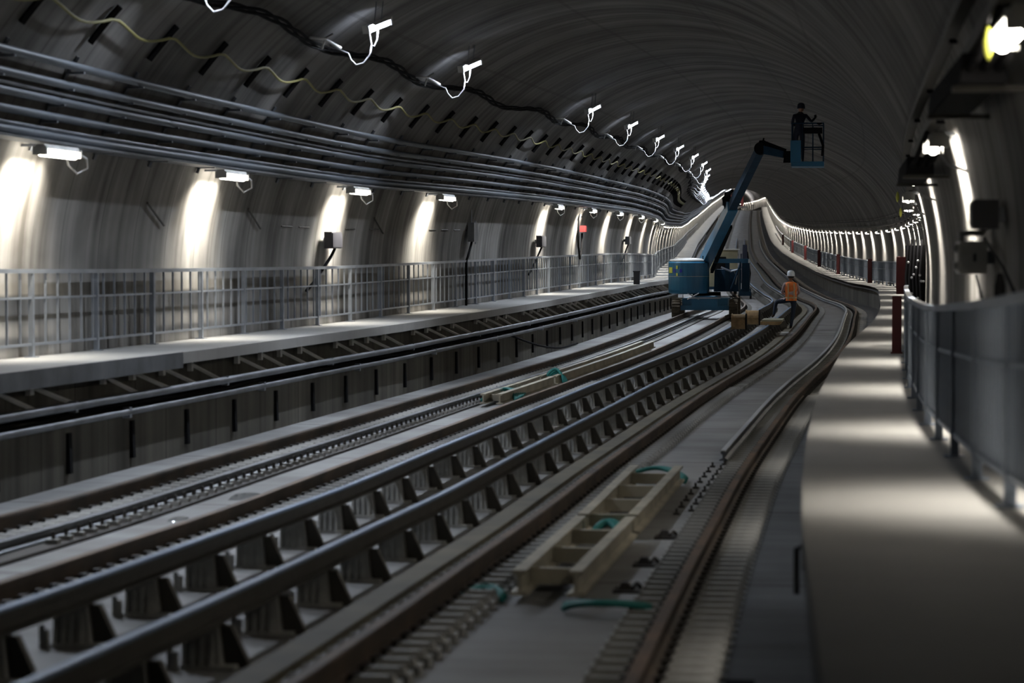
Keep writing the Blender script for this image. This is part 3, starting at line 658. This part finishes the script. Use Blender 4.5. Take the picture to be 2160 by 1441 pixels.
MB().box(-.1,.1,-.9,-.7,2.08,2.2).lathe([(.05,2.2),(.05,2.27)],10,Matrix.Translation((0,-.8,0))).build('beacon',M['black'],lift)
# boom: tapering box tubes
def boxbeam(a,b,w0,h0,w1,h1,name,m,par=None):
    a=Vector(a);b=Vector(b);d_=(b-a).normalized(); x=d_.cross(Vector((0,0,1))).normalized(); y=x.cross(d_)
    mb=MB(); rows=[[tuple(q+x*sx*w_/2+y*sy*h_/2) for sx,sy in((-1,-1),(1,-1),(1,1),(-1,1))] for q,w_,h_ in((a,w0,h0),(b,w1,h1))]
    b0=mb.quad_grid(rows,True); mb.f+=[(0,1,2,3),(7,6,5,4)]; mb.mi+=[0,0]; return mb.build(name,M[m],par or lift)
K=Vector((2.30,-13.96,5.40)); B0=Vector((-.12,.4,1.9)); B1=B0.lerp(K,.55)
boxbeam(B0,B1,.34,.42,.32,.36,'main_boom','blue')
boxbeam(B1-(K-B0)*.03,K,.25,.28,.22,.24,'boom_extension','bluedark')
boxbeam(B0+Vector((.28,0,-.25)),B0.lerp(K,.40)+Vector((.22,0,-.12)),.10,.14,.10,.10,'lift_cylinder','black')
MB().tube([B0.lerp(K,q)+Vector((.05+.1*math.sin(q*9),0,.26+.04*math.sin(q*20))) for q in [k/20 for k in range(21)]],.025,6).build('hose_bundle',M['black'],lift,smooth=True)
MB().tube([B0.lerp(K,.50)+Vector((-.12,0,.1)),B0.lerp(K,.55)+Vector((-.30,0,.25)),B0.lerp(K,.60)+Vector((-.1,0,.3))],.05,6).box(-.1,.1,-.1,.1,-.1,.2,Matrix.Translation(B0.lerp(K,.56)+Vector((-.18,0,.2)))).build('boom_collar',M['black'],lift)
MB().lathe([(.17,-.2),(.19,-.18),(.19,.18),(.17,.2)],18,Matrix.Translation(K)@Matrix.Rotation(math.pi/2,4,'X')).box(-.12,.22,-.14,.14,-.05,.24,Matrix.Translation(K),top=(.5,.9)).build('knuckle',M['black'],lift)
J=K+Vector((.74,-.6,-.20))
boxbeam(K,J,.2,.26,.18,.2,'jib','bluedark'); boxbeam(K+Vector((.05,0,.2)),J+Vector((0,0,.12)),.1,.1,.08,.08,'jib_cylinder','black')
MB().box(-.06,.25,-.10,.10,-.24,.10,Matrix.Translation(J),top=(.7,1)).build('basket_mount',M['black'],lift)
bx,by,bz=J.x+.18,J.y-.45,J.z-.36
mb=MB().box(bx,bx+.95,by,by+1.5,bz,bz+.14); mb.build('basket_floor',M['blue'],lift)
mb=MB()
for x in(bx+.02,bx+.93):
    for y in(by+.02,by+.5,by+1.,by+1.48): mb.tube([(x,y,bz+.1),(x,y,bz+1.25)],.02,6)
for y in(by+.02,by+1.48):
    for x in(bx+.33,bx+.62): mb.tube([(x,y,bz+.1),(x,y,bz+1.25)],.014,6)
for z in(bz+.55,bz+1.25): mb.tube([(bx+.02,by+.02,z),(bx+.93,by+.02,z),(bx+.93,by+1.48,z),(bx+.02,by+1.48,z),(bx+.02,by+.02,z)],.022,6)
mb.build('basket_rails',M['bluedark'],lift)
MB().box(bx-.02,bx+.28,by-.05,by-.01,bz+.1,bz+.75).build('basket_panel',M['blue'],lift)
MB().box(bx+.35,bx+.9,by-.1,by+.2,bz+.95,bz+1.12).tube([(bx+.75,by,bz+1.25),(bx+.80,by,bz+1.22),(bx+.88,by,bz+1.25)],.03,6).build('control_box',M['black'],lift)
MB().tube([(bx+.8,by,bz+.95),(bx+.92,by-.05,bz+.6),(bx+.9,by,bz+.3)],.04,6).build('control_hose',M['black'],lift,smooth=True)

# ------------------------------------------------------------------ people
def skin_body(name, joints, edges, mats_fn, mats, parent=None, loc=(0,0,0), rz=0., root=0, sub=2):
    me=bpy.data.meshes.new(name+'_rig'); me.from_pydata([j[0] for j in joints],edges,[])
    o=bpy.data.objects.new('rig',me); COL.objects.link(o)
    md=o.modifiers.new('skin','SKIN'); 
    sv=me.skin_vertices[0].data if me.skin_vertices else None
    if sv is None:
        bm=bmesh.new(); bm.from_mesh(me); bm.verts.layers.skin.verify(); bm.to_mesh(me); bm.free(); sv=me.skin_vertices[0].data
    for i,j in enumerate(joints):
        r=j[1]; sv[i].radius=r if isinstance(r,tuple) else (r,r); sv[i].use_root=(i==root)
    md.use_smooth_shade=True
    o.modifiers.new('sub','SUBSURF').levels=sub
    dg=bpy.context.evaluated_depsgraph_get(); dg.update(); nm=bpy.data.meshes.new_from_object(o.evaluated_get(dg))
    bpy.data.objects.remove(o)
    nm.materials.clear()
    for m in mats: nm.materials.append(m)
    for f in nm.polygons: f.material_index=mats_fn(f.center); f.use_smooth=True
    return link(name,nm,parent,loc,rz)
def hand(joints,edges,wrist,dir_,side,up):
    """palm and five fingers, slightly curled"""
    d_=Vector(dir_).normalized(); s_=Vector(side).normalized(); u_=Vector(up).normalized(); w=Vector(joints[wrist][0])
    joints.append((tuple(w+d_*.05),(.034,.018))); pi=len(joints)-1; edges.append((wrist,pi))
    joints.append((tuple(w+d_*.09),(.038,.016))); pk=len(joints)-1; edges.append((pi,pk))
    for k,(off,L) in enumerate(((-.030,.062),(-.010,.075),(.010,.082),(.030,.074))):
        a=w+d_*.10+s_*off; b=a+d_*L*.5+u_*.012; c=a+d_*L*.85+u_*.035
        i=len(joints); joints += [(tuple(a),.009),(tuple(b),.009),(tuple(c),.007)]; edges += [(pk,i),(i,i+1),(i+1,i+2)]
    a=w+d_*.04+s_*.035; b=a+s_*.025+d_*.03+u_*.01; i=len(joints); joints+= [(tuple(a),.011),(tuple(b),.009)]; edges+=[(pi,i),(i,i+1)]
# the worker in the orange vest, seen from behind (facing +y), left foot up on a block
wp,wrz=frame(77.4,1.1,0)
worker=thing('person','person in an orange vest and white helmet, one foot up, seen from behind','person',wp,0)
J_=[((0,0,.98),(.15,.11)),((.01,0,1.18),(.145,.10)),((.0,.01,1.36),(.17,.11)),((.0,.01,1.47),(.075,.07)),((.0,.03,1.56),(.055,.06)),
 ((.10,0,.90),(.10,.10)),((.07,.03,.50),(.068,.068)),((.00,-.02,.10),(.045,.045)),((.00,.14,.045),(.045,.035)),     # right leg 5-8
 ((-.12,.03,.92),(.10,.10)),((-.44,.16,.86),(.075,.075)),((-.52,.08,.45),(.045,.045)),((-.56,.2,.40),(.045,.035)), # left leg 9-12
 ((.19,.0,1.42),(.06,.06)),((.26,.05,1.16),(.042,.042)),((.16,.24,1.02),(.030,.030)),                            # right arm 13-15
 ((-.19,.0,1.42),(.06,.06)),((-.27,.03,1.17),(.042,.042)),((-.24,.25,1.12),(.030,.030))]                         # left arm 16-18
E_=[(0,1),(1,2),(2,3),(3,4),(0,5),(5,6),(6,7),(7,8),(0,9),(9,10),(10,11),(11,12),(2,13),(13,14),(14,15),(2,16),(16,17),(17,18)]
hand(J_,E_,15,(-.5,.8,-.2),(0,.2,1),(-1,-.3,0)); hand(J_,E_,18,(.6,.8,-.1),(0,.2,1),(1,-.3,0))
def mf(c):
    if c.z<.12 or (c.x<-.42 and c.z<.47): return 2
    if c.z<1.02 and c.y<.30 and not (abs(c.x)>.2 and c.z>.95): return 0
    if c.z>1.46: return 1
    if abs(c.x)>.13 and c.y>.17: return 1
    return 3
skin_body('body',J_,E_,mf,[M['jeans'],M['skin'],M['boot'],M['shirt']],worker)
mb=MB(); mb.lathe([(.0,1.55),(.05,1.56),(.078,1.60),(.088,1.66),(.085,1.72),(.06,1.765),(.0,1.775)],20,Matrix.Translation((0,.03,0)),sy=1.15)
hd=mb.build('head',M['skin'],worker,smooth=True)
MB().lathe([(.012,-.02),(.018,0),(.0,.03)],8,Matrix.Translation((0,.14,1.655))).box(-.03,.03,.10,.118,1.60,1.612).build('face',M['skin'],hd,smooth=True)
for sx in(-1,1): MB().lathe([(.0,-.03),(.022,0),(.0,.03)],8,Matrix.Translation((sx*.09,.03,1.66))).build('ear',M['skin'],hd,smooth=True)
MB().lathe([(.089,1.60),(.093,1.66),(.088,1.68)],18,Matrix.Translation((0,.018,0)),sy=1.12).build('hair',M['clip'],hd,smooth=True)
T=Matrix.Translation((0,.03,0))
MB().lathe([(.128,1.665),(.130,1.675),(.120,1.69),(.120,1.74),(.105,1.80),(.07,1.835),(.0,1.85)],24,T,sy=1.18).build('helmet',M['helmet'],worker,smooth=True)
mb=MB(); rows=[]
for z,rx,ry in((.90,.185,.145),(1.0,.18,.14),(1.15,.175,.135),(1.30,.20,.14),(1.40,.205,.135),(1.46,.16,.11),(1.49,.08,.08)):
    rows.append([(rx*math.cos(a),.01+ry*math.sin(a),z) for a in [2*math.pi*k/24 for k in range(24)]])
mb.quad_grid(rows,True); vest=mb.build('vest',M['orange'],worker,smooth=True)
for x in(-.10,.085): 
    mb=MB(); mb.quad_grid([[(x-.02,-.139+dy,z),(x+.02,-.139+dy,z)] for z,dy in((.92,-.012),(1.1,0.0),(1.28,-.006),(1.44,.03))]); mb.build('stripe',M['stripe'],vest)
mb=MB(); mb.quad_grid([[(.188*math.cos(a),.01+.148*math.sin(a),z) for a in np.linspace(math.pi*1.02,math.pi*1.98,14)] for z in(.975,1.02)]); mb.build('stripe',M['stripe'],vest)
# worker in the basket, dark clothes, back turned half right, arms to the controls
lr=Matrix.Rotation(-.13,4,'Z'); bp_=lift.matrix_world if False else Matrix.Translation(p)
liftM=Matrix.Translation(frame(LS,-2.20,.03)[0])@lr
bpos=liftM@Vector((bx+.22,by+.45,bz+.14))
man=thing('person','person in dark workwear and helmet standing in the raised lift basket','person',bpos,-.1); man.scale=(.94,.94,.94)
J_=[((0,0,.98),(.15,.11)),((.02,.0,1.2),(.15,.11)),((.04,.01,1.38),(.18,.12)),((.05,.03,1.49),(.075,.07)),((.06,.05,1.57),(.055,.06)),
 ((.10,0,.90),(.10,.10)),((.11,.03,.50),(.068,.068)),((.11,-.02,.10),(.045,.045)),((.12,.14,.045),(.045,.035)),
 ((-.10,0,.90),(.10,.10)),((-.10,.03,.50),(.068,.068)),((-.11,-.02,.10),(.045,.045)),((-.12,.14,.045),(.045,.035)),
 ((.22,.0,1.44),(.06,.06)),((.38,.12,1.26),(.045,.045)),((.50,.30,1.38),(.032,.032)),
 ((-.16,.0,1.44),(.06,.06)),((-.22,.05,1.18),(.045,.045)),((-.02,.26,1.12),(.032,.032))]
E_=[(0,1),(1,2),(2,3),(3,4),(0,5),(5,6),(6,7),(7,8),(0,9),(9,10),(10,11),(11,12),(2,13),(13,14),(14,15),(2,16),(16,17),(17,18)]
hand(J_,E_,15,(.1,.6,.8),(1,0,0),(0,.8,-.5)); hand(J_,E_,18,(.8,.6,0),(0,0,1),(0,1,.2))
skin_body('body',J_,E_,lambda c:(1 if (c.z>1.5 or (c.x>.5)) else 2 if c.z<.1 else 0),[M['navy'],M['clip'],M['boot']],man)
mb=MB(); mb.lathe([(.0,1.55),(.05,1.56),(.078,1.60),(.088,1.66),(.085,1.72),(.06,1.765),(.0,1.775)],20,Matrix.Translation((.06,.05,0)),sy=1.15); hd=mb.build('head',M['skin'],man,smooth=True)
MB().lathe([(.012,-.02),(.018,0),(.0,.03)],8,Matrix.Translation((.06,.16,1.655))).box(.03,.09,.12,.138,1.60,1.612).build('face',M['skin'],hd,smooth=True)
MB().lathe([(.128,1.665),(.130,1.675),(.120,1.69),(.120,1.74),(.105,1.80),(.07,1.835),(.0,1.85)],24,Matrix.Translation((.06,.05,0)),sy=1.18).build('helmet',M['navy'],man,smooth=True)

# ------------------------------------------------------------------ things near the worker
def at(s,u,z=0): return frame(s,u,z)
for (s,u,lb) in((66.5,.12,'nearer squat wooden cable drum standing between the contact rails'),(70.2,.28,'farther squat wooden cable drum between the contact rails')):
    p,rz=at(s,u,.40); t=thing('cable_drum',lb,'cable drum',p,rz)
    T=Matrix.Translation((0,0,.20))@Matrix.Rotation(math.pi/2,4,'Y')
    MB().lathe([(.0,-.17),(.20,-.17),(.20,.17),(.0,.17)],20,T).build('drum_core',M['wood'],t)
    MB().lathe([(.0,.17),(.22,.17),(.22,.20),(.0,.20)],20,T).build('flange',M['black'],t); MB().lathe([(.0,-.20),(.22,-.20),(.22,-.17),(.0,-.17)],20,T).build('flange',M['wood'],t)
p,rz=at(71.5,.72,.37); t=thing('plank_stack','short stack of pale planks laid over the contact rail near the worker','planks',p,rz)
for k in range(3): MB().box(-.32+.05*k,.28+.04*k,-.8,.9,.0+.05*k,.045+.05*k).build('plank',M['wood' if k<2 else 'tan'],t)
p,rz=at(77.3,.66,0); t=thing('concrete_block','rough dark block under the raised foot of the worker','block',p,rz)
random.seed(5); mb=MB(); mb.lathe([(.30,0),(.34,.1),(.30,.28),(.22,.36),(.0,.375)],9,sx=1.,sy=1.5)
mb.v=[(x+random.uniform(-.03,.03),y+random.uniform(-.05,.05),max(z,0)+ (random.uniform(-.02,.0) if z>.3 else 0)) for x,y,z in mb.v]; mb.build('block_body',M['bench'] if False else M['plinth'],t)
p,rz=at(73.6,.95,0); tag(MB().box(-.22,.22,-.5,.5,0,.06).build('slab_offcut',M['ped'],None,p,rz),'pale flat slab offcut lying by the running rail below the worker','slab')

# trolley with tall tan crate and lamp mast behind the lift
p,rz=at(131,-2.2,0); t=thing('equipment_wagon','tan equipment wagon with a dark opening and white mast behind the lift','wagon',p,rz)
MB().box(-.85,.85,-1.6,1.6,.55,2.45).build('wagon_body',M['tan'],t); MB().box(-.35,.25,-1.62,-1.59,1.3,2.1).build('opening',M['black'],t)
MB().box(-.95,.95,-1.7,1.7,2.45,2.52).build('wagon_roof',M['greybox'],t); MB().tube([(-.1,-1.2,2.5),(-.1,-1.2,4.3)],.07,10).box(-.2,.2,-1.3,-1.1,2.5,2.65).build('mast',M['greybox'],t)
MB().box(-.8,.8,-1.7,1.7,.4,.55).build('wagon_frame',M['bluedark'],t)
for x in(-.76,.76):
    for y in(-1.1,1.1): MB().lathe([(.0,-.06),(.24,-.06),(.24,.06),(.0,.06)],18,Matrix.Translation((x,y,.40))@Matrix.Rotation(math.pi/2,4,'Y')).build('wheel',M['peddark'],t)
q,rz=at(127,-1.05,0); t=thing('drill_mast','dark upright drill mast on a cart standing right of the tan wagon','drill mast',q,rz)
MB().box(-.3,.3,-.5,.5,.15,.5).build('cart',M['bluedark'],t); MB().box(-.16,.16,-.12,.12,.5,2.75,top=(.7,.7)).box(-.22,-.16,-.05,.05,.8,2.3).build('mast',M['navy'],t)
MB().tube([(.2,0,.5),(.28,0,1.3),(.12,0,2.4)],.04,6).build('mast_hose',M['black'],t,smooth=True)
for x in(-.3,.3): MB().lathe([(.0,-.05),(.17,-.05),(.17,.05),(.0,.05)],14,Matrix.Translation((x,0,.17))@Matrix.Rotation(math.pi/2,4,'Y')).build('wheel',M['peddark'],t)
for k,(s_,u_) in enumerate(((612,-2.5),(630,2.2),(668,-3.),(690,1.))):  # extra lamps added only to brighten the vault past the crest
    q,rz=at(s_,u_,0); t=thing('fill_lamp',['first','second','third','fourth'][k]+' of the flood lamps added to brighten the far end of the tunnel','flood lamp',q,rz,'flood lamps at the far end')
    MB().tube([(0,0,0),(0,0,1.5)],.04,6).tube([(-.4,0,0),(0,0,.5),(.4,0,0)],.03,5).build('tripod',M['galvdark'],t); MB().box(-.25,.25,-.08,.08,1.5,1.8).build('lamp_head',M['housing'],t)
    beam(t,'fill',1500,(1,.96,.95),160,.4,.3,(0,0,1.85),(math.pi,0,0))
# gantry and red panels at the far crest
p,rz=at(640,-1.,0); t=thing('far_barrier','low pale barrier with pink-red panels across the tunnel at its far bright end','barrier',p,rz)
MB().box(-4.,2.,-.2,.2,.9,1.3).box(-4.,2.,-.2,.2,0,.3).build('barrier_beam',M['white'],t)
for x in(-2.6,-1.2,.2): MB().box(x,x+.7,.3,.5,1.3,4.2).build('red_panel',M['pink'],t)
